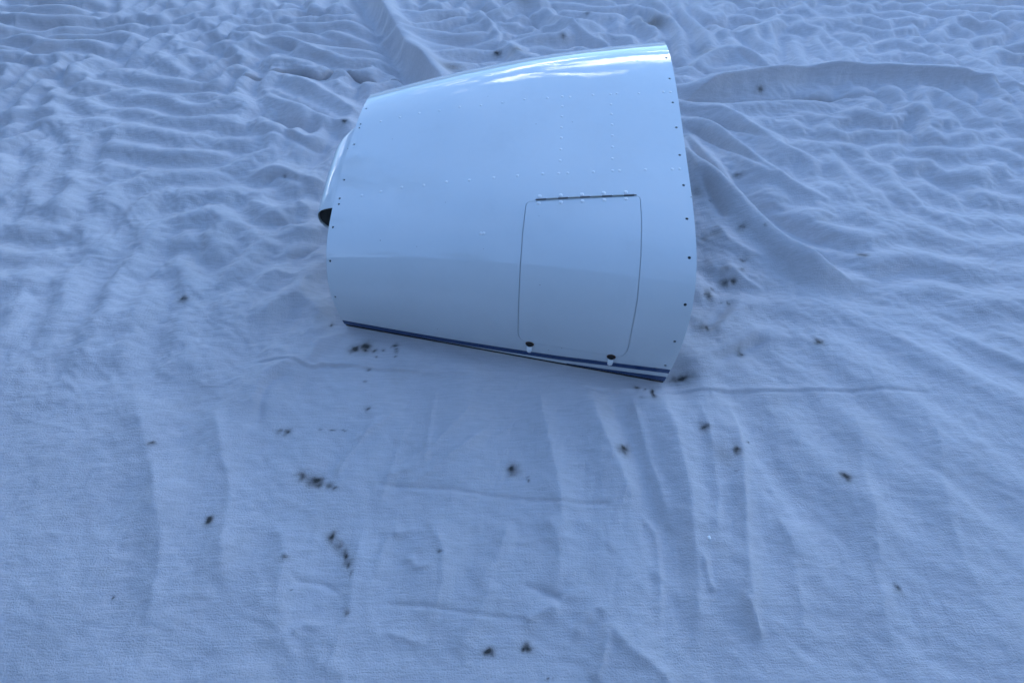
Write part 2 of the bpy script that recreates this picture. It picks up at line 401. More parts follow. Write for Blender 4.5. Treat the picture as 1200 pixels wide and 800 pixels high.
# ---- cloth settling on the ground: a small position-based solver; extra length in the cloth buckles into wrinkles
def batch(P, a, b, rest, k):
    A = P[a]; B = P[b]; d = B - A
    L = np.sqrt((d * d).sum(-1)) + 1e-9
    c = d * ((k * .5) * (1 - rest / L))[..., None]
    P[a] = A + c; P[b] = B - c
def settle(P, X0, Y0, rx, ry, dx, dy, iters, bend, hold, shear, Z0=0.0):
    ny, nx = P.shape[:2]
    s = slice
    st = np.sqrt(((.5 * (rx[:-1] + rx[1:])) ** 2 + (.5 * (ry[:, :-1] + ry[:, 1:])) ** 2) / (dx * dx + dy * dy))
    fl = np.sqrt(dx * dx + np.diff(Z0, axis=1) ** 2), np.sqrt(dy * dy + np.diff(Z0, axis=0) ** 2)
    st = st / np.sqrt(((.5 * (fl[0][:-1] + fl[0][1:])) ** 2 + (.5 * (fl[1][:, :-1] + fl[1][:, 1:])) ** 2) / (dx * dx + dy * dy))
    rd = np.sqrt(dx * dx + dy * dy + (Z0[1:, 1:] - Z0[:-1, :-1]) ** 2) * st        # one diagonal
    re = np.sqrt(dx * dx + dy * dy + (Z0[1:, :-1] - Z0[:-1, 1:]) ** 2) * st        # the other
    for it in range(iters):
        for p in (0, 1):
            n = (nx - p) // 2 * 2
            batch(P, (s(None), s(p, p + n, 2)), (s(None), s(p + 1, p + n, 2)), rx[:, p:p + n:2], 1.0)
            m = (ny - p) // 2 * 2
            batch(P, (s(p, p + m, 2),), (s(p + 1, p + m, 2),), ry[p:p + m:2], 1.0)
        if shear:
            for p in (0, 1):
                m = (ny - p) // 2 * 2
                batch(P, (s(p, p + m, 2), s(0, -1)), (s(p + 1, p + m, 2), s(1, None)), rd[p:p + m:2], shear)
                batch(P, (s(p, p + m, 2), s(1, None)), (s(p + 1, p + m, 2), s(0, -1)), re[p:p + m:2], shear)
        # stiffness against sharp bending
        lap = np.zeros_like(P)
        lap[1:-1, 1:-1] = .25 * (P[:-2, 1:-1] + P[2:, 1:-1] + P[1:-1, :-2] + P[1:-1, 2:]) - P[1:-1, 1:-1]
        l2 = np.zeros_like(P)
        l2[1:-1, 1:-1] = .25 * (lap[:-2, 1:-1] + lap[2:, 1:-1] + lap[1:-1, :-2] + lap[1:-1, 2:]) - lap[1:-1, 1:-1]
        P -= bend * l2
        P[..., 2] += hold * (Z0 - P[..., 2])
        P[..., 0] += .004 * (X0 - P[..., 0]); P[..., 1] += .004 * (Y0 - P[..., 1])
        for e in (0, -1):
            P[e, :, 0] = X0[e]; P[e, :, 1] = Y0[e]; P[:, e, 0] = X0[:, e]; P[:, e, 1] = Y0[:, e]
    return P
def cubic_rows(src, dst):
    """matrix that interpolates samples at the even positions src to positions dst (Catmull-Rom)"""
    h = src[1] - src[0]; n = len(src)
    t = np.clip((dst - src[0]) / h, 0, n - 1.001); i = np.floor(t).astype(int); f = t - i
    Wm = np.zeros((len(dst), n), np.float32); r = np.arange(len(dst))
    for o, c in ((-1, -.5 * f + f * f - .5 * f ** 3), (0, 1 - 2.5 * f * f + 1.5 * f ** 3), (1, .5 * f + 2 * f * f - 1.5 * f ** 3), (2, -.5 * f * f + .5 * f ** 3)):
        np.add.at(Wm, (r, np.clip(i + o, 0, n - 1)), c)
    return Wm

def cloth_grid(h):
    a = np.arange(-3.75, 3.7501, h); c = np.arange(-.3, 4.4001, h)
    gx, gy = np.meshgrid(a, c); return a, c, gx.astype(np.float32), gy.astype(np.float32)
def lookup(Q, a, c):
    """values of the fine array Q at the even grid a, c"""
    tx = np.interp(a, xs, np.arange(NX)); ty = np.interp(c, ys, np.arange(NY))
    ix = np.minimum(tx.astype(int), NX - 2); iy = np.minimum(ty.astype(int), NY - 2); fx_ = tx - ix; fy_ = (ty - iy)[:, None]
    T = Q[np.ix_(iy, ix)] * (1 - fx_) + Q[np.ix_(iy, ix + 1)] * fx_; B = Q[np.ix_(iy + 1, ix)] * (1 - fx_) + Q[np.ix_(iy + 1, ix + 1)] * fx_
    return (T * (1 - fy_) + B * fy_).astype(np.float32)
def lengths(gx, gy, Z0, rg, bg_, h):
    """rest lengths along weft and warp: the drawn folds plus extra cloth that has to buckle"""
    a_ = noise(gx * 1.5, gy * 1.5, 3); b_ = noise(gx * 1.9, gy * 1.9, 4); c_ = noise(gx * 3.7, gy * 3.7, 6)
    ex = rg * (.050 + .10 * a_ + .06 * c_) + (.0075 + .005 * b_) * (1 - bg_)
    ey = rg * (.078 - .11 * a_ + .08 * b_) + .0055 * (1 - bg_)
    ex = np.clip(ex, .0, .22); ey = np.clip(ey, .0, .26)
    ex = np.where(ex < .025, ex * (.3 + .7 * ex / .025), ex); ey = np.where(ey < .025, ey * (.3 + .7 * ey / .025), ey)
    fy_ = 1 + .95 * sstep(1.6, 2.6, gy); ex = ex * fy_; ey = ey * fy_
    lx = np.sqrt(h * h + np.diff(Z0, axis=1) ** 2) * (1 + .5 * (ex[:, :-1] + ex[:, 1:]))
    ly = np.sqrt(h * h + np.diff(Z0, axis=0) ** 2) * (1 + .5 * (ey[:-1] + ey[1:]))
    return lx.astype(np.float32), ly.astype(np.float32)
prev = None
for h, rounds, bend, hold, amp, fr in ((.022, 130, .36, .004, 0, 0), (.0120, 70, .10, .003, .0026, 34), (.0070, 44, .04, .0015, .0012, 60)):
    a, c, gx, gy = cloth_grid(h)
    Z0 = lookup(H, a, c); rg = lookup(rough * (1 - .92 * np.minimum(BIG, 1)), a, c)
    P = np.stack([gx, gy, Z0], -1).astype(np.float32)
    if prev is None:
        P[..., 2] += (.032 * noise(gx * 3.4, gy * 3.4, 91) * rg + .014 * noise(gx * 8.5, gy * 9.5, 92) * (.03 + rg) + .005 * noise(gx * 22, gy * 24, 93) * (.15 + rg)).astype(np.float32)
    else:
        Wy = cubic_rows(prev[1], c); Wx = cubic_rows(prev[0], a)
        for k in range(3): P[..., k] += Wy @ prev[2][..., k] @ Wx.T
        P[..., 2] += (amp * noise(gx * fr, gy * fr, 94) * (.12 + rg)).astype(np.float32)
    lx, ly = lengths(gx, gy, Z0, rg, lookup(np.minimum(BIG, 1), a, c), h)
    P = settle(P, gx, gy, lx, ly, h, h, rounds, bend, hold, .12, Z0)
    D = P - np.stack([gx, gy, Z0], -1)
    if h < .015:
        for _ in range(1):                                   # iron out wrinkles no wider than the grid
            D[1:-1] = .25 * D[:-2] + .5 * D[1:-1] + .25 * D[2:]; D[:, 1:-1] = .25 * D[:, :-2] + .5 * D[:, 1:-1] + .25 * D[:, 2:]
    prev = (a, c, D.astype(np.float32))
inx = sstep(-3.75, -3.55, X) * sstep(3.75, 3.55, X) * sstep(-.3, -.1, Y) * sstep(4.4, 4.2, Y)
Wy = cubic_rows(prev[1], ys); Wx = cubic_rows(prev[0], xs)
DX, DY, DZ = [(Wy @ prev[2][..., k] @ Wx.T) * inx for k in range(3)]
H = H + DZ
# the finest wrinkles, too small for the settling
H += FINE
H += fg * 0.0075 * creases(X, Y, .15, R(62), 3.5, 44, soft=.04) * sstep(-.1, .4, noise(X * 2, Y * 2, 45))
H += fg * 0.0065 * creases(X, Y, .13, R(115), 3.0, 46, soft=.04) * sstep(-.1, .4, noise(X * 2.3, Y * 2.1, 47))
H += fg * 0.0038 * creases(X, Y, .07, R(8), 3.2, 48, soft=.05) * sstep(-.1, .4, noise(X * 3, Y * 2.5, 49))
H += fg * 0.0026 * creases(X, Y, .05, R(75), 3.0, 56, soft=.06) * sstep(-.1, .4, noise(X * 3, Y * 3.5, 57))
H += fg * 0.0016 * noise(X * 19, Y * 23, 52) + 0.0010 * noise(X * 41, Y * 47, 53)
w1 = sstep(-.3, .35, noise(X * 3.3, Y * 3.3, 23)); w2 = sstep(-.3, .35, noise(X * 3.1, Y * 3.6, 24)); wb = 1 - .85 * np.minimum(BIG, 1)
H += wb * (.40 + .45 * rough) * .0052 * creases(X, Y, .040, R(-12), 3.0, 36, soft=.05) * w1
H += wb * (.40 + .45 * rough) * .0048 * creases(X, Y, .036, R(-42), 3.2, 37, soft=.05) * w2
H += wb * (.5 + .3 * rough) * .0036 * creases(X, Y, .026, R(22), 3.0, 39, soft=.06) * (1 - w1)
H += (1 - rough) * .0026 * creases(X, Y, .024, R(75), 4.0, 58, soft=.06) * (1 - w2)

# pressed down along the cowling's front edge, and never above its corners
sl, d, tt = along([(395, 377.8), (590, 412.6), (790, 449)], .20)
press = np.exp(-(np.abs(d) / .055) ** 2)
H[sl] = H[sl] * (1 - press) - .015 * press
H += HEM - 0.0035

# stains: x, y in the photo, half-sizes along/across, turn, strength, brownness
ST = [(601, 548, 5, 5, 0, 1, .25), (619, 562, 1.6, 1.6, 0, .8, 0), (618, 558, 1, 1, 0, .6, 0), (731, 527, 5, 4.5, 0, .95, .3), (824, 503, 3.4, 3, 0, .9, .4),
      (861, 529, 3, 4.5, 0, .95, .4), (869, 411, 3.2, 3, 0, .8, .3), (852.5, 546, 1.3, 1.2, 0, .9, 0), (860, 554, 1.2, 1, 0, .6, 0), (875.5, 517, 1.6, 1.5, 0, .7, 0),
      (798, 442, 11, 3.2, -6, .85, .2), (765.5, 461, 2.6, 5, 0, .95, .1), (746, 453, 2.8, 2.2, 0, .9, .1), (755, 456, 1.2, 1, 0, .6, 0), (752, 466, 2, 1, 0, .4, 0), (847, 534, 8, 8, 0, .25, 1),
      (416, 408, 5.5, 3.6, 0, 1, .3), (428, 406, 5.5, 5, 0, 1, .5), (430, 411, 2.5, 2.5, 0, .9, .3), (440, 410, 2.4, 1.8, 0, .8, 0), (449, 408, 1.7, 1.5, 0, .8, 0), (462.5, 402, 3, 2, 0, .9, 0),
      (464, 407, 2, 1.5, 0, .7, 0), (464, 411, 2, 1.3, 0, .7, 0), (464, 417, 1.3, 1.6, 0, .6, 0), (441, 417, 1.6, 1.2, 0, .6, 0), (457, 405, 1, 1, 0, .5, 0),
      (432, 433, 1.8, 1.6, 0, .8, 0), (428, 447, 1.6, 1, 0, .7, 0), (431, 479, 2.4, 1.8, 0, .8, 0), (329, 504.5, 2.8, 2, 0, .8, .2), (337.5, 505.5, 3.5, 2.6, 0, .95, .2),
      (378, 504, 1.5, .9, 0, .5, 0), (391, 504, 2, 1, 0, .6, 0), (404, 504, 2.5, 1, 0, .6, 0), (355, 558, 5, 4, 15, .6, .4), (370, 564, 9, 4.5, 15, 1, .35), (386, 569, 9, 3, 20, .6, .3), (392, 572, 3, 2.2, 0, .8, .1),
      (389, 629, 3.6, 4.5, 0, 1, .4), (397, 640, 8, 4, 58, .45, .5), (405, 651, 9, 4, 58, .9, .4), (409, 661, 4, 2, 60, .6, .3), (412.5, 672, 1.4, 4, 0, .7, .1), (337, 654, 2, 2.6, 0, .7, .4), (408, 716, 1.8, 2, 0, .9, .2),
      (515, 646, 2.3, 1.7, 0, 1, 0), (573, 763, 4.8, 4.3, 0, 1, .25), (617, 759, 4.8, 4.6, 0, 1, .3), (640, 795, 1.3, 1, 0, .8, 0), (649.5, 794, 1.4, 1.1, 0, .8, 0), (343, 691, 1, 1, 0, .7, 0), (383, 775, 1, 1, 0, .5, 0),
      (851, 329, 4, 3, 0, .95, .5), (859, 328, 3.6, 2.8, 0, .95, .5), (831, 343, 3.5, 4.6, 0, .9, .5), (836, 336, 2.2, 1.5, 0, .7, .3), (853, 354, 2.6, 2, 0, .8, .3), (826, 384, 6, 4, 0, .9, .5), (825, 343, 1.4, 1.2, 0, .6, 0),
      (845, 353, 1.3, 1, 0, .5, 0), (826, 279, 4.5, 3, 0, .4, .7), (837.5, 276, 6, 3, 0, .45, .8), (866, 272, 5, 2.8, 0, .6, .5), (869, 307, 4, 2, 0, .6, .5), (868, 317, 3, 2, 0, .6, .5), (849, 316, 4, 2.5, 0, .35, .5),
      (815, 227, 6, 5, 0, .5, .9), (831, 237, 2, 1.6, 0, .6, .3), (838, 270, 3, 1.5, 0, .4, .3), (864, 207, 6, 2, 0, .5, .6), (884, 252, 4, 2.5, 0, .8, .3), (890, 276, 2, 1.2, 0, .5, .3),
      (582, 62.5, 4, 1.6, 0, .9, .2), (405, 147, 3, 1.4, 0, .9, .1), (530, 83, 8, 2.4, 0, .6, .8), (765, 24, 9, 2.6, 0, .75, 1), (610, 65.5, 7, 2, 0, .7, .9), (659, 47, 3, 1.2, 0, .6, .2), (688, 19, 3, 1, 0, .5, .2), (610, 7, 6, 1.6, 0, .6, .8),
      (841, 99, 6, 2, 0, .55, 1), (891, 105, 4, 1.6, 0, .6, .3), (887, 153, 2, 1, 0, .6, 0), (829, 30, 3, 1, 0, .5, 0), (830, 61, 8, 3, 0, .25, 1), (333, 205, 2, 1, 0, .4, .3), (388, 377, 2, 1.5, 0, .8, 0),
      (247, 610, 4, 4, 0, .9, .3), (180, 520, 3, 2, 0, .8, .3), (990, 560, 4.5, 4, 0, .9, .3), (1050, 690, 3, 3, 0, .8, .2), (960, 400, 4, 3, 0, .8, .4), (215, 350, 4, 2.4, 0, .7, .5), (130, 700, 2, 2, 0, .8, .1), (1010, 300, 4, 2, 0, .7, .4)]
stain = np.zeros(sh); brown = np.zeros(sh)
for (px, py, ra, rb, turn, k, br) in ST:
    if 805 < px < 900 and 200 < py < 400: ra *= .8; rb *= .8; k *= .85
    c = ground(px, py)
    gx = ground(px + 1, py) - c; gy = ground(px, py + 1) - c
    sx = np.linalg.norm(gx); sy = np.linalg.norm(gy)
    reach = 3.6 * max(ra * sx, rb * sy, ra * sy * abs(math.sin(R(turn))), .006)
    i0, i1 = np.searchsorted(ys, [c[1] - reach, c[1] + reach]); j0, j1 = np.searchsorted(xs, [c[0] - reach, c[0] + reach])
    if i1 <= i0 or j1 <= j0: continue
    xx = X[i0:i1, j0:j1] - c[0]; yy = Y[i0:i1, j0:j1] - c[1]
    wx = xx + .0065 * noise(X[i0:i1, j0:j1] * 60, Y[i0:i1, j0:j1] * 60, int(px) % 7); wy = yy + .0065 * noise(X[i0:i1, j0:j1] * 60, Y[i0:i1, j0:j1] * 60, 8)
    fx = wx / sx; fy = -wy / sy
    ct, st_ = math.cos(R(turn)), math.sin(R(turn))
    q = np.hypot((fx * ct + fy * st_) / ra, (-fx * st_ + fy * ct) / rb)
    rough_e = 1 + .5 * noise(X[i0:i1, j0:j1] * 90, Y[i0:i1, j0:j1] * 90, 3)
    core = 1.02 * k * np.exp(-(q * 1.0) ** 1.7) * np.clip(rough_e, .4, 1.4)
    halo = k * .5 * np.exp(-(q / 1.7) ** 2)
    stain[i0:i1, j0:j1] = np.maximum(stain[i0:i1, j0:j1], np.clip(core * (1 - .75 * br * (br > .6)), 0, 1))
    brown[i0:i1, j0:j1] = np.maximum(brown[i0:i1, j0:j1], np.clip(halo * (.4 + 1.6 * br), 0, 1))

def grid_mesh(name, P, nx, ny):
    me = bpy.data.meshes.new(name)
    me.vertices.add(nx * ny)
    me.vertices.foreach_set('co', P.astype(np.float32).ravel())
    idx = np.arange(nx * ny).reshape(ny, nx)
    q = np.stack([idx[:-1, :-1], idx[:-1, 1:], idx[1:, 1:], idx[1:, :-1]], -1).reshape(-1, 4)
    me.loops.add(q.size); me.loops.foreach_set('vertex_index', q.ravel().astype(np.int32))
    me.polygons.add(len(q))
    me.polygons.foreach_set('loop_start', np.arange(0, q.size, 4, dtype=np.int32))
    me.polygons.foreach_set('use_smooth', np.ones(len(q), dtype=bool))
    me.update(calc_edges=True)
    return me
me = grid_mesh('drop_cloth', np.stack([X + DX, Y + DY, H], -1), NX, NY)
for nm, arr in (('stain', stain), ('brown', brown)):
    at = me.attributes.new(nm, 'FLOAT', 'POINT'); at.data.foreach_set('value', arr.astype(np.float32).ravel())

mc, t, b = material('canvas_cloth')
tcc = N(t, 'ShaderNodeTexCoord')
def nz(scale, detail=4, sx=1, sy=1, rough_=.5):
    mp = N(t, 'ShaderNodeMapping'); mp.inputs['Scale'].default_value = (sx, sy, 1)
    t.links.new(tcc.outputs['Object'], mp.inputs[0])
    n = N(t, 'ShaderNodeTexNoise'); n.inputs['Scale'].default_value = scale; n.inputs['Detail'].default_value = detail; n.inputs['Roughness'].default_value = rough_
    t.links.new(mp.outputs[0], n.inputs['Vector']); return n.outputs['Fac']
big = nz(1.6, 6)
basec = ramp(t, big, [(.3, (.55, .52, .535)), (.7, (.62, .585, .60))])
slub = nz(70, 5, .22, 2.4, .65); slub2 = nz(80, 4, 2.6, .3, .6)
basec = mixc(t, M(t, 'MULTIPLY', M(t, 'SUBTRACT', slub, .32), 1.0), basec, (.36, .35, .34))
dirt = ramp(t, nz(4.5, 8, 1, 1, .7), [(.56, (0, 0, 0)), (.80, (1, 1, 1))])
basec = mixc(t, M(t, 'MULTIPLY', dirt, .30), basec, (.33, .29, .25))
ab = N(t, 'ShaderNodeAttribute', attribute_name='brown'); as_ = N(t, 'ShaderNodeAttribute', attribute_name='stain')
basec = mixc(t, M(t, 'MULTIPLY', ab.outputs['Fac'], .85), basec, (.20, .155, .11))
basec = mixc(t, M(t, 'MINIMUM', M(t, 'MULTIPLY', as_.outputs['Fac'], 1.1), .90), basec, (.026, .023, .021))
t.links.new(basec, b.inputs['Base Color'])
b.inputs['Roughness'].default_value = .92
b.inputs['Specular IOR Level'].default_value = .15
b.inputs['Sheen Weight'].default_value = .08
bp = N(t, 'ShaderNodeBump'); bp.inputs['Strength'].default_value = .9; bp.inputs['Distance'].default_value = .0022
t.links.new(M(t, 'ADD', M(t, 'ADD', slub, M(t, 'MULTIPLY', slub2, .55)), nz(260, 2)), bp.inputs['Height'])
t.links.new(bp.outputs[0], b.inputs['Normal'])
cloth = link('drop_cloth', me, mc)
cloth['label'] = 'wrinkled off white canvas drop cloth with dark spots spread under the panel'
cloth['category'] = 'drop cloth'

# ------------------------------------------------------------------ cowling surface
AXIS = R(-4.3)
VL = np.array([math.cos(R(86)), math.sin(R(86)), 0]); VR = np.array([math.cos(R(85.3)), math.sin(R(85.3)), 0])
prof_r = [(0, 0), (-.005, .062), (-.004, .125), (.001, .207), (.023, .281), (.058, .335), (.108, .377), (.167, .400), (.259, .421), (.37, .437), (.525, .454), (.69, .473),
          (.85, .487), (.98, .493), (1.09, .490), (1.19, .476), (1.27, .447), (1.325, .385), (1.345, .27), (1.35, .13), (1.35, 0)]
prof_l = [(0, 0), (-.004, .045), (-.005, .09), (-.002, .15), (.025, .213), (.060, .254), (.113, .290), (.187, .319), (.285, .346), (.38, .365), (.49, .381), (.595, .392), (.69, .394),
          (.75, .388), (.80, .369), (.84, .327), (.862, .26), (.868, .15), (.87, 0)]
def resample(prof, n=600):
    P = np.array(prof)
    out = []
    m = len(P)
    for i in range(m - 1):
        p0 = P[max(i - 1, 0)]; p1 = P[i]; p2 = P[i + 1]; p3 = P[min(i + 2, m - 1)]
        for k in range(24):
            s = k / 24
            out.append(.5 * (2 * p1 + (p2 - p0) * s + (2 * p0 - 5 * p1 + 4 * p2 - p3) * s * s + (3 * p1 - p0 - 3 * p2 + p3) * s ** 3))
    out.append(P[-1]); Q = np.array(out)
    for _ in range(2):
        L = np.concatenate([[0], np.cumsum(np.hypot(*np.diff(Q, axis=0).T))]); L /= L[-1]
        tt_ = np.linspace(0, 1, n)
        Q = np.stack([np.interp(tt_, L, Q[:, 0]), np.interp(tt_, L, Q[:, 1])], -1)
        e0, e1 = Q[0].copy(), Q[-1].copy()
        k = np.exp(-(np.arange(-36, 37) / 13.) ** 2); k /= k.sum()     # iron out the kinks
        pad0 = 2 * e0 - Q[36:0:-1]; pad1 = 2 * e1 - Q[-2:-38:-1]
        E_ = np.concatenate([pad0, Q, pad1])
        Q = np.stack([np.convolve(E_[:, 0], k, 'valid'), np.convolve(E_[:, 1], k, 'valid')], -1)
    return Q
QL, QR = resample(prof_l), resample(prof_r)
NV = len(QL)
RAIL_L = A3[None, :] + QL[:, :1] * VL + QL[:, 1:] * np.array([0, 0, 1.])
RAIL_R = B3[None, :] + QR[:, :1] * VR + QR[:, 1:] * np.array([0, 0, 1.])
vv = np.linspace(0, 1, NV)
CROWN = .031
def surf(u, v):
    u = np.asarray(u, float); v = np.asarray(v, float)
    l = np.stack([np.interp(v, vv, RAIL_L[:, k]) for k in range(3)], -1)
    r = np.stack([np.interp(v, vv, RAIL_R[:, k]) for k in range(3)], -1)
    P = l * (1 - u)[..., None] + r * u[..., None]
    cw = sstep(0.02, .32, v) * sstep(0.0, .25, 1 - v)
    P[..., 2] += CROWN * cw * np.sin(np.pi * np.clip(u, 0, 1)) ** 1.0
    # sheet metal is never quite fair: very shallow waves
    P[..., 2] += .0011 * cw * noise(u * 4.1, v * 7.0, 71)
    return P
def normal(u, v, e=4e-3):
    u = np.asarray(u, float); v = np.asarray(v, float)
    ua, ub = np.clip(u - e, 0, 1), np.clip(u + e, 0, 1); va, vb = np.clip(v - e, 0, 1), np.clip(v + e, 0, 1)
    du = surf(ub, v) - surf(ua, v); dv = surf(u, vb) - surf(u, va)
    n = np.cross(du, dv); return n / np.linalg.norm(n, axis=-1, keepdims=True)
_gu, _gv = np.meshgrid(np.linspace(0, 1, 240), np.linspace(0, .9, 420))
_gP = surf(_gu, _gv); _gN = normal(_gu, _gv)
_vis = ((CC - _gP) * _gN).sum(-1) > 0
_gx, _gy = project(_gP)
def uv_at(px, py):
    """where on the sheet the photograph shows pixel px, py"""
    dd = (_gx - px) ** 2 + (_gy - py) ** 2 + np.where(_vis, 0, 1e6)
    i = np.argmin(dd); u, v = _gu.flat[i], _gv.flat[i]
    for _ in range(6):
        e = 1e-3
        p0 = np.array(project(surf(u, v)))
        ju = (np.array(project(surf(u + e, v))) - p0) / e; jv = (np.array(project(surf(u, v + e))) - p0) / e
        J = np.stack([ju, jv], 1)
        if abs(np.linalg.det(J)) < 1e-3: break
        st2 = np.linalg.solve(J, np.array([px, py]) - p0)
        st2 = np.clip(st2, -.02, .02); u += st2[0]; v += st2[1]
    return float(np.clip(u, 0.004, .996)), float(np.clip(v, 0.0, .95))
def frame(u, v):
    P = surf(u, v); n = normal(u, v)
    x = surf(min(u + .01, 1), v) - surf(max(u - .01, 0), v); x -= n * (x @ n); x /= np.linalg.norm(x)
    y = np.cross(n, x)
    return P, x, y, n
def mat_at(u, v, off=0.0):
    P, x, y, n = frame(u, v)
    m = Matrix.Identity(4)
    for i in range(3):
        m[i][0], m[i][1], m[i][2], m[i][3] = x[i], y[i], n[i], P[i] + n[i] * off
    return m
def ring_uv(u, v, r, k=12):
    P, x, y, n = frame(u, v)
    e = 1e-3
    su = (surf(u + e, v) - surf(u - e, v)) / (2 * e); sv = (surf(u, v + e) - surf(u, v - e)) / (2 * e)
    G = np.array([[su @ x, sv @ x], [su @ y, sv @ y]]); Gi = np.linalg.inv(G)
    return [tuple(np.array([u, v]) + Gi @ (r * np.array([math.cos(a), math.sin(a)]))) for a in np.linspace(0, 2 * np.pi, k, endpoint=False)]

# materials
mw, t, b = material('white_gloss_paint')
tcw = N(t, 'ShaderNodeTexCoord')
def nzw(scale, detail=4, r_=.5):
    n = N(t, 'ShaderNodeTexNoise'); n.inputs['Scale'].default_value = scale; n.inputs['Detail'].default_value = detail; n.inputs['Roughness'].default_value = r_
    t.links.new(tcw.outputs['Object'], n.inputs['Vector']); return n.outputs['Fac']
pc = ramp(t, nzw(2.2, 6), [(.3, (.65, .68, .695)), (.7, (.69, .72, .735))])
vo = N(t, 'ShaderNodeTexVoronoi'); vo.inputs['Scale'].default_value = 26; vo.inputs['Randomness'].default_value = 1
t.links.new(tcw.outputs['Object'], vo.inputs['Vector'])
vs = N(t, 'ShaderNodeSeparateColor'); t.links.new(vo.outputs['Color'], vs.inputs[0])
speck = M(t, 'MULTIPLY', M(t, 'LESS_THAN', M(t, 'ADD', vo.outputs['Distance'], M(t, 'MULTIPLY', nzw(220, 2), .05)), .075), M(t, 'GREATER_THAN', vs.outputs[0], .86))
grime = ramp(t, nzw(5.5, 10, .72), [(.50, (0, 0, 0)), (.78, (1, 1, 1))])
pc = mixc(t, M(t, 'MULTIPLY', grime, .16), pc, (.46, .45, .43))
pc = mixc(t, M(t, 'MULTIPLY', speck, .65), pc, (.16, .15, .14))
t.links.new(pc, b.inputs['Base Color'])
t.links.new(ramp(t, nzw(7, 7, .7), [(.35, (.015, .015, .015)), (.62, (.04, .04, .04)), (.8, (.11, .11, .11))]), b.inputs['Roughness'])
b.inputs['IOR'].default_value = 1.5
b.inputs['Coat Weight'].default_value = .0
bpw = N(t, 'ShaderNodeBump'); bpw.inputs['Strength'].default_value = .10; bpw.inputs['Distance'].default_value = .002
t.links.new(nzw(42, 3), bpw.inputs['Height']); t.links.new(bpw.outputs[0], b.inputs['Normal'])
mnavy = plain('navy_stripe_paint', (.020, .055, .155), .15)
mrivet = plain('white_rivet_paint', (.86, .86, .86), .3)
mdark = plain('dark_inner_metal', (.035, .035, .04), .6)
mzinc = plain('inner_primer', (.22, .23, .20), .6)
mhinge = plain('bare_hinge_metal', (.14, .14, .14), .42, .5)
mhinge2 = plain('worn_hinge_metal', (.34, .35, .32), .4, .5)
mrust = plain('rusty_steel', (.10, .035, .012), .8)
mblack = plain('button_and_shade_black', (.008, .007, .007), .7)  # latch buttons, and the strip that paints the contact shadow
mtab = plain('white_tab_paint', (.82, .82, .82), .3)

root = bpy.data.objects.new('engine_cowling', None); COL.objects.link(root)
root.location = tuple((A3 + B3) / 2)
root['label'] = 'glossy white arched metal engine cowling with blue stripes lying on the cloth'
root['category'] = 'cowling'
bpy.context.view_layer.update()
RINV = root.matrix_world.inverted()
def part(name, me, mat, parent=root):
    o = link(name, me, mat, parent)
    if parent is root: o.matrix_parent_inverse = RINV
    return o

# openings
right_holes = [(780.7, 68), (784.7, 92.2), (788.4, 120.3), (792.6, 149.4), (796.5, 181.7), (801, 217), (805, 256.3), (807.8, 302), (803, 357), (790.7, 400.2), (779.6, 428.3)]
left_holes = [(429.2, 127.4), (422.3, 145.5), (421, 150), (415, 169.4), (403.2, 210.8), (398, 232.6), (397, 239.2), (390, 266.2), (386.5, 305.8), (392, 347.8)]
holes = [(uv_at(*p), .0042 if i else .005) for i, p in enumerate(right_holes)] + [(uv_at(*p), .0036) for p in left_holes]
holes = [((min(max(u, .012), .990), v), r) for (u, v), r in holes]

def rounded(pix, rad, k=7):
    out = []
    n = len(pix)
    for i in range(n):
        p = np.array(pix[i], float); a = np.array(pix[i - 1], float); c = np.array(pix[(i + 1) % n], float)
        r_ = rad[i]
        if r_ <= 0: out.append(p); continue
        da = (a - p) / np.linalg.norm(a - p); dc = (c - p) / np.linalg.norm(c - p)
        p0 = p + da * r_; p1 = p + dc * r_
        for j in range(k + 1):
            s = j / k; out.append((1 - s) ** 2 * p0 + 2 * s * (1 - s) * p + s * s * p1)
    return out
door_pix = rounded([(616.5, 236.5), (682, 233), (750.5, 229.5), (752.3, 260), (751.5, 300), (747.5, 350), (741, 385), (734, 419.5), (680, 411), (606.5, 398.5), (607.3, 360), (609.5, 310), (612.5, 270)],
                   [6, 0, 6, 0, 0, 0, 0, 14, 0, 11, 0, 0, 0])
def densify(L, step):
    out = []
    for i in range(len(L)):
        a = np.array(L[i]); c = np.array(L[(i + 1) % len(L)]); m = max(1, int(np.linalg.norm(c - a) / step))
        out += [a + (c - a) * k / m for k in range(m)]
    return out
door_uv = [uv_at(*p) for p in densify(door_pix, 3.5)]
KU, KV = 1.18, 2.0                                     # rough metres per unit of u and v
def to_m(p): return np.array([p[0] * KU, p[1] * KV])
def shrink(loop, d):
    """loop in metre space moved inwards by d"""
    P = np.array(loop); n = len(P); area = .5 * np.sum(P[:, 0] * np.roll(P[:, 1], -1) - P[:, 1] * np.roll(P[:, 0], -1))
    tn = np.roll(P, -1, 0) - np.roll(P, 1, 0); tn /= np.linalg.norm(tn, axis=1, keepdims=True) + 1e-12
    nn = np.stack([-tn[:, 1], tn[:, 0]], 1) * (1 if area > 0 else -1)
    return P + nn * d
def inside(loop, pts):
    L = np.array(loop); x, y = pts[:, 0], pts[:, 1]; c = np.zeros(len(pts), bool)
    for i in range(len(L)):
        a, d = L[i], L[i - 1]
        cond = ((a[1] > y) != (d[1] > y)) & (x < (d[0] - a[0]) * (y - a[1]) / (d[1] - a[1] + 1e-15) + a[0])
        c ^= cond
    return c
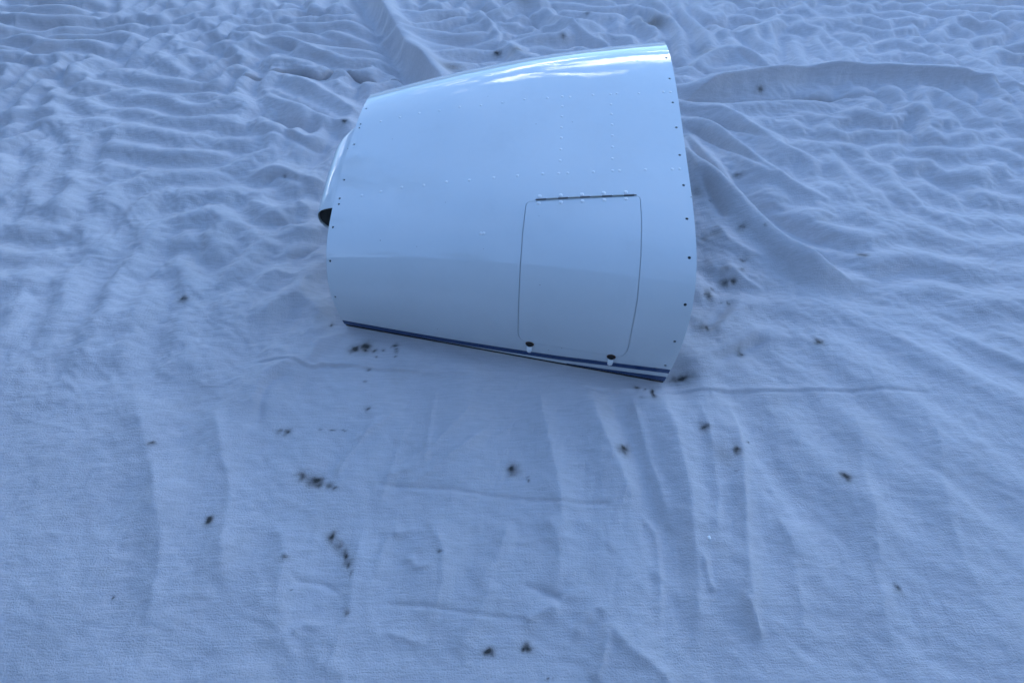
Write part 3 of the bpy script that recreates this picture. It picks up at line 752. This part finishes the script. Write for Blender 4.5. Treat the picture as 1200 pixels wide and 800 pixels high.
def sheet(name, outer, inner_loops, step, off=0.0, thick=.002, vfun=None):
    """sheet-metal piece over the cowling's surface with real openings; loops in metre space"""
    outer = np.array(outer); x0, y0 = outer.min(0); x1, y1 = outer.max(0)
    gx = np.arange(x0 + step * .5, x1, step); gy = np.arange(y0 + step * .5, y1, step)
    P = np.stack(np.meshgrid(gx, gy), -1).reshape(-1, 2)
    P = P[inside(outer, P)]
    loops = [outer] + [np.array(l) for l in inner_loops]
    dmin = np.full(len(P), 1e9)
    for l in loops:
        for q in l: dmin = np.minimum(dmin, np.hypot(P[:, 0] - q[0], P[:, 1] - q[1]))
    keep = dmin > step * .35
    for l in loops[1:]: keep &= ~inside(l, P)
    for l in loops:                                    # extra ring of points keeps the triangles round openings even
        pass
    P = P[keep]
    verts = []; edges = []
    for l in loops:
        s0 = len(verts); verts += [Vector(q) for q in l]
        edges += [(s0 + i, s0 + (i + 1) % len(l)) for i in range(len(l))]
    verts += [Vector(q) for q in P]
    V, E_, F_, _, _, _ = delaunay_2d_cdt(verts, edges, [], 0, 1e-6)
    V = np.array([tuple(v) for v in V]); F_ = np.array([f for f in F_ if len(f) == 3])
    C_ = V[F_].mean(1)
    ok = inside(outer, C_)
    for l in loops[1:]: ok &= ~inside(l, C_)
    F_ = F_[ok]
    a = V[F_[:, 1]] - V[F_[:, 0]]; c = V[F_[:, 2]] - V[F_[:, 0]]
    flip = a[:, 0] * c[:, 1] - a[:, 1] * c[:, 0] < 0
    F_[flip] = F_[flip][:, ::-1]
    u = np.clip(V[:, 0] / KU, 0, 1); v = np.clip(V[:, 1] / KV, 0, 1)
    n = normal(u, v); P3 = surf(u, v) + n * off
    vs_ = list(P3); ns_ = list(n); fs_ = [tuple(f) for f in F_]
    for l in loops:
        lu = np.clip(l[:, 0] / KU, 0, 1); lv = np.clip(l[:, 1] / KV, 0, 1)
        ln = normal(lu, lv); top = surf(lu, lv) + ln * off; bot = top - ln * thick
        s0 = len(vs_); k = len(l)
        side = np.roll(top, -1, 0) - np.roll(top, 1, 0); sn = np.cross(side, ln); sn /= np.linalg.norm(sn, axis=1, keepdims=True) + 1e-12
        if l is not outer: pass
        vs_ += list(top) + list(bot); ns_ += list(sn) + list(sn)
        fs_ += [(s0 + i, s0 + k + i, s0 + k + (i + 1) % k, s0 + (i + 1) % k) for i in range(k)]
    return mesh_from(name, vs_, fs_, True, ns_)

def edge_loop(n=70, m=150):
    L = [(i / n, 0) for i in range(n)] + [(1, j / m) for j in range(m)] + [(1 - i / n, 1) for i in range(n)] + [(0, 1 - j / m) for j in range(m)]
    return [to_m(p) for p in L]
door_loop = [to_m(p) for p in door_uv]
hole_loops = [[to_m(q) for q in ring_uv(u, v, r)] for (u, v), r in holes]
skin = part('outer_skin', sheet('outer_skin', edge_loop(), [door_loop] + hole_loops, .0145), mw)
door = part('access_door', sheet('access_door', shrink(door_loop, .0021), [], .013, off=.0012, thick=.003), mw)
door['label'] = 'hinged access door set into the front face'
part('door_backing', sheet('door_backing', shrink(door_loop, -.02), [], .03, off=-.0055, thick=.001), mw)
# strips of structure seen through the screw holes
for nm, lo, hi in (('right_strip', .965, 1.0), ('left_strip', 0.0, .030)):
    L = [to_m((lo, .005 + .95 * j / 60)) for j in range(61)] + [to_m((hi, .955 - .95 * j / 60)) for j in range(61)]
    if lo > .5: L = L[::-1]
    part('edge_backing', sheet('edge_backing', L, [], .02, off=-.0075, thick=.001), mdark)

# black strip under the bottom edge, standing in for the contact shadow
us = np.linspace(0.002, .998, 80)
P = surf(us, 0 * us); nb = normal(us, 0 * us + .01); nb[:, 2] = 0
part('bottom_shadow', mesh_from('bottom_shadow', np.stack([P - nb * .003 + [0, 0, .004], P - nb * .004 - [0, 0, .014], P - nb * .012 - [0, 0, .014]], 0).reshape(-1, 3),
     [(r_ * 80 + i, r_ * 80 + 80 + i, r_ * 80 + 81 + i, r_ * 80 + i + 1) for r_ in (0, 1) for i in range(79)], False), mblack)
# stripes
def stripe(top, bot, off):
    tv = [uv_at(*p) for p in top]; bv = [uv_at(*p) for p in bot] if bot else None
    us = np.linspace(.0015, .9985, 90)
    if tv[0][0] > .05: us = np.linspace(tv[0][0], .9985, 40)
    a = np.interp(us, [p[0] for p in tv], [p[1] for p in tv])
    d = np.interp(us, [p[0] for p in bv], [p[1] for p in bv]) if bv else np.full(len(us), .0006)
    d = np.minimum(np.maximum(d, .0006), a - .0004)
    K = 5
    U = np.repeat(us[None], K, 0); V = d[None] + (a - d)[None] * np.linspace(0, 1, K)[:, None]
    n = normal(U, V); P = surf(U, V) + n * off
    idx = np.arange(U.size).reshape(U.shape)
    f = np.stack([idx[:-1, :-1], idx[:-1, 1:], idx[1:, 1:], idx[1:, :-1]], -1).reshape(-1, 4)
    return mesh_from('stripe', P.reshape(-1, 3), f, True, n.reshape(-1, 3))
part('stripe', stripe([(404, 375.4), (450, 383.8), (499, 392.3), (545, 400), (590, 407), (655, 416.8), (705, 423), (781, 432.4)],
                      [(404, 379.2), (450, 387.6), (499, 396.3), (545, 404.2), (590, 411.4), (655, 421.2), (705, 427.3), (780, 436.8)], .0006), mnavy)
part('stripe', stripe([(664, 425.4), (705, 431.4), (779, 441.2)], None, .0006), mnavy)

# rivets
def dome(name, r, h, seg=12):
    bm = bmesh.new(); rings = []
    for rr, z in ((1.0, 0), (.93, .45), (.70, .82), (.38, .98)):
        rings.append([bm.verts.new((r * rr * math.cos(a), r * rr * math.sin(a), h * z)) for a in [2 * math.pi * i / seg for i in range(seg)]])
    for a, c in zip(rings, rings[1:]):
        for i in range(seg): bm.faces.new((a[i], a[(i + 1) % seg], c[(i + 1) % seg], c[i]))
    bm.faces.new(rings[-1]); return from_bm(name, bm)
riv = dome('rivet', .0046, .0014)
riv_pts = [(446.3, 142.3), (468.6, 137.6), (491.4, 132.6), (515, 129.7), (538.7, 125.3), (563.6, 123.4), (588.8, 120.5), (614.8, 116.6), (641.4, 114.8), (659, 113.2), (667.9, 113.7), (694.7, 111.1),
           (715.4, 110.3), (723, 109.8), (748.8, 109.3), (777.6, 107.9), (785.6, 108),
           (659, 124.5), (658.5, 136.3), (658, 149.4), (657.7, 161.5), (657.2, 174.9), (656.4, 188.2),
           (716, 122.1), (716.7, 133.7), (717.3, 146), (717.8, 158.9), (717.8, 172.2), (717.8, 185.9),
           (635.9, 203.7), (654.8, 203.2), (665.3, 202.7), (695.5, 201.4), (718, 200), (726, 200), (756.4, 198.7), (787.6, 198.2), (796.5, 198),
           (424, 229), (446.3, 224.5), (470.7, 219.5), (496.7, 217.1), (523.2, 213.2), (550, 211.1), (578.6, 208.2), (606.4, 205.8), (567, 273.5), (563.5, 273.5)]
for p in riv_pts:
    o = part('rivet', riv, mrivet); u, v = uv_at(*p); o.matrix_parent_inverse = RINV; o.matrix_basis = mat_at(u, v, .0001)

# hinge along the top of the door
uv0, uv1 = uv_at(628, 234.4), uv_at(743.5, 229)
def hp(s, off=.0): 
    u = uv0[0] + (uv1[0] - uv0[0]) * s; v = uv0[1] + (uv1[1] - uv0[1]) * s
    return surf(u, v) + normal(u, v) * off
def tube(name, p0, p1, r, seg=10):
    d = p1 - p0; L = np.linalg.norm(d); d = d / L
    a = np.cross(d, [0, 0, 1.]); a /= np.linalg.norm(a); c = np.cross(d, a)
    vs_, fs_ = [], []
    for e, s in ((p0, 0), (p1, 1)):
        vs_ += [e + r * (a * math.cos(2 * math.pi * i / seg) + c * math.sin(2 * math.pi * i / seg)) for i in range(seg)]
    fs_ = [(i, (i + 1) % seg, seg + (i + 1) % seg, seg + i) for i in range(seg)] + [tuple(range(seg))[::-1], tuple(range(seg, 2 * seg))]
    me_ = mesh_from(name, vs_, fs_, False)
    return me_
pin = part('hinge', tube('hinge', hp(-.004, .0018), hp(1.02, .0018), .0014), mhinge)
NK = 9
for k in range(NK):
    o = part('knuckle', tube('knuckle', hp((k + .04) / NK, .0016), hp((k + .96) / NK, .0016), .0026), mhinge2 if k % 2 else mhinge, pin)
hriv = dome('hinge_rivet', .0060, .0021)
for p in [(632.3, 230), (657, 229), (682, 228), (707.3, 226.2), (733.5, 225.3), (631.3, 238.4), (657, 237.2), (682.4, 236), (708, 234.6), (733.5, 233.4)]:
    o = part('rivet', hriv, mrivet); u, v = uv_at(*p); o.matrix_basis = mat_at(u, v, .0012 if p[1] > 232 else .0001)

# push-button latches with white spring tabs
def latch(px, py):
    u, v = uv_at(px, py); m = mat_at(u, v, .0012)
    bm = bmesh.new()                                   # rusty washer
    seg = 20; prof = [(.0098, 0), (.0112, .0016), (.0125, .0020), (.0136, .0004)]
    rg = [[bm.verts.new((r * math.cos(2 * math.pi * i / seg), r * math.sin(2 * math.pi * i / seg) * .92, z)) for i in range(seg)] for r, z in prof]
    for a, c in zip(rg, rg[1:]):
        for i in range(seg): bm.faces.new((a[i], c[i], c[(i + 1) % seg], a[(i + 1) % seg]))
    bmesh.ops.recalc_face_normals(bm, faces=bm.faces)
    w_ = part('latch', from_bm('latch', bm), mrust); w_.matrix_basis = m
    bm = bmesh.new()
    rg = [[bm.verts.new((r * math.cos(2 * math.pi * i / seg), r * math.sin(2 * math.pi * i / seg) * .92, z)) for i in range(seg)] for r, z in ((.0106, .0006), (.009, .0050), (.0065, .0062), (.0062, .0045))]
    for a, c in zip(rg, rg[1:]):
        for i in range(seg): bm.faces.new((a[i], a[(i + 1) % seg], c[(i + 1) % seg], c[i]))
    bm.faces.new(rg[-1])
    o = link('button', from_bm('button', bm), mblack, w_)
    bm = bmesh.new()                                   # tab: bent tongue, wider at its root, rounded tip
    rows = [(-.006, .0075, .0015), (-.010, .0080, .0065), (-.016, .0080, .0105), (-.023, .0075, .0120), (-.029, .0058, .0115), (-.032, .0030, .0108)]
    th = .0022
    grid = []
    for y, hw, z in rows:
        grid.append([bm.verts.new((x * hw, y, z + (0 if s else -th) - .0008 * abs(x))) for s in (1, 0) for x in (-1, -.5, 0, .5, 1)])
    for a, c in zip(grid, grid[1:]):
        for i in range(4):
            bm.faces.new((a[i], c[i], c[i + 1], a[i + 1])); bm.faces.new((a[5 + i], a[6 + i], c[6 + i], c[5 + i]))
        bm.faces.new((a[0], a[5], c[5], c[0])); bm.faces.new((a[4], c[4], c[9], a[9]))
    for g in (grid[0], grid[-1]):
        for i in range(4): bm.faces.new((g[i], g[i + 1], g[6 + i], g[5 + i]))
    bmesh.ops.recalc_face_normals(bm, faces=bm.faces)
    o = link('tab', from_bm('tab', bm, False), mtab, w_)
latch(620.8, 402.6); latch(716.3, 417.6)

# air scoop curling off the front end
E0 = uv_at(392.5, 242)[1]; E1 = uv_at(417.5, 149.5)[1]
prof_s = [(-.012, -.0065), (.0, -.0065), (.022, -.008), (.044, -.013), (.057, -.021), (.0655, -.031), (.070, -.045), (.069, -.060), (.061, -.075), (.047, -.086), (.032, -.091)]
ps = np.array(prof_s) * 1.09
def scoop_point(s, k, inner=False):
    v = E0 + (E1 - E0) * s
    P = surf(0.0, v); n = normal(0.0, v)
    x = surf(0.02, v) - surf(0.0, v); x -= n * (x @ n); x /= np.linalg.norm(x); y = np.cross(n, x)
    wdt = 1.0 if s < .8 else max(.0, 1 - ((s - .8) / .2) ** 2.6)
    a, d = ps[k]
    if a > 0: a = a * (.18 + .82 * wdt)
    d = d * (.25 + .75 * wdt)
    if inner: 
        tn = ps[min(k + 1, len(ps) - 1)] - ps[max(k - 1, 0)]; tn = tn / np.linalg.norm(tn); a -= tn[1] * -.0018 * -1; d -= .0018 * abs(tn[0])
    slant = -.030 * max(0, k - 4) / 6 * (1 - s)
    return P - x * a + n * d + y * slant
NS = 28
vs_ = [scoop_point(s, k) for s in np.linspace(0, 1, NS) for k in range(len(ps))]
idx = np.arange(len(vs_)).reshape(NS, len(ps))
f = np.stack([idx[:-1, :-1], idx[1:, :-1], idx[1:, 1:], idx[:-1, 1:]], -1).reshape(-1, 4)
sm = mesh_from('air_scoop', vs_, f)
scoop = part('air_scoop', sm, mw)
scoop['label'] = 'curled air scoop lip with open dark end'
so = scoop.modifiers.new('sheet', 'SOLIDIFY'); so.thickness = .0018; so.offset = 1
ss = scoop.modifiers.new('smooth', 'SUBSURF'); ss.levels = 1; ss.render_levels = 2
# dark liner inside the scoop
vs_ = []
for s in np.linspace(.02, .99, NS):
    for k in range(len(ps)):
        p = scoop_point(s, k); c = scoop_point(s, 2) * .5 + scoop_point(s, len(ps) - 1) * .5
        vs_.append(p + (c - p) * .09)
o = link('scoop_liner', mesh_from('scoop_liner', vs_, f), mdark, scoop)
# closing flange along the small end, seen beside the scoop's mouth
vs_ = []; 
for j in range(80):
    v = .01 + .93 * j / 79
    P = surf(0.002, v); n = normal(0.002, v); x = surf(.02, v) - surf(0, v); x /= np.linalg.norm(x)
    for a, d in ((.004, -.004), (-.006, -.005), (-.0075, -.009), (-.0075, -.030)):
        vs_.append(P + x * a + n * d)
idx = np.arange(len(vs_)).reshape(80, 4)
f2 = np.stack([idx[:-1, :-1], idx[1:, :-1], idx[1:, 1:], idx[:-1, 1:]], -1).reshape(-1, 4)
fl = part('end_flange', mesh_from('end_flange', vs_, f2), mzinc)

# a white fleck lying on the cloth
fp = ground(829.5, 631)
bm = bmesh.new(); bmesh.ops.create_icosphere(bm, subdivisions=2, radius=1)
for v_ in bm.verts: v_.co = Vector((v_.co.x * .0045, v_.co.y * .006, v_.co.z * .0022)) * (1 + .25 * random.uniform(-1, 1))
fk = link('paint_chip', from_bm('paint_chip', bm), mtab)
ii = np.searchsorted(ys, fp[1]); jj = np.searchsorted(xs, fp[0])
fk.location = (fp[0], fp[1], float(H[ii, jj]) + .0012)
fk['label'] = 'tiny white chip lying on the cloth in front of the panel'; fk['category'] = 'paint chip'
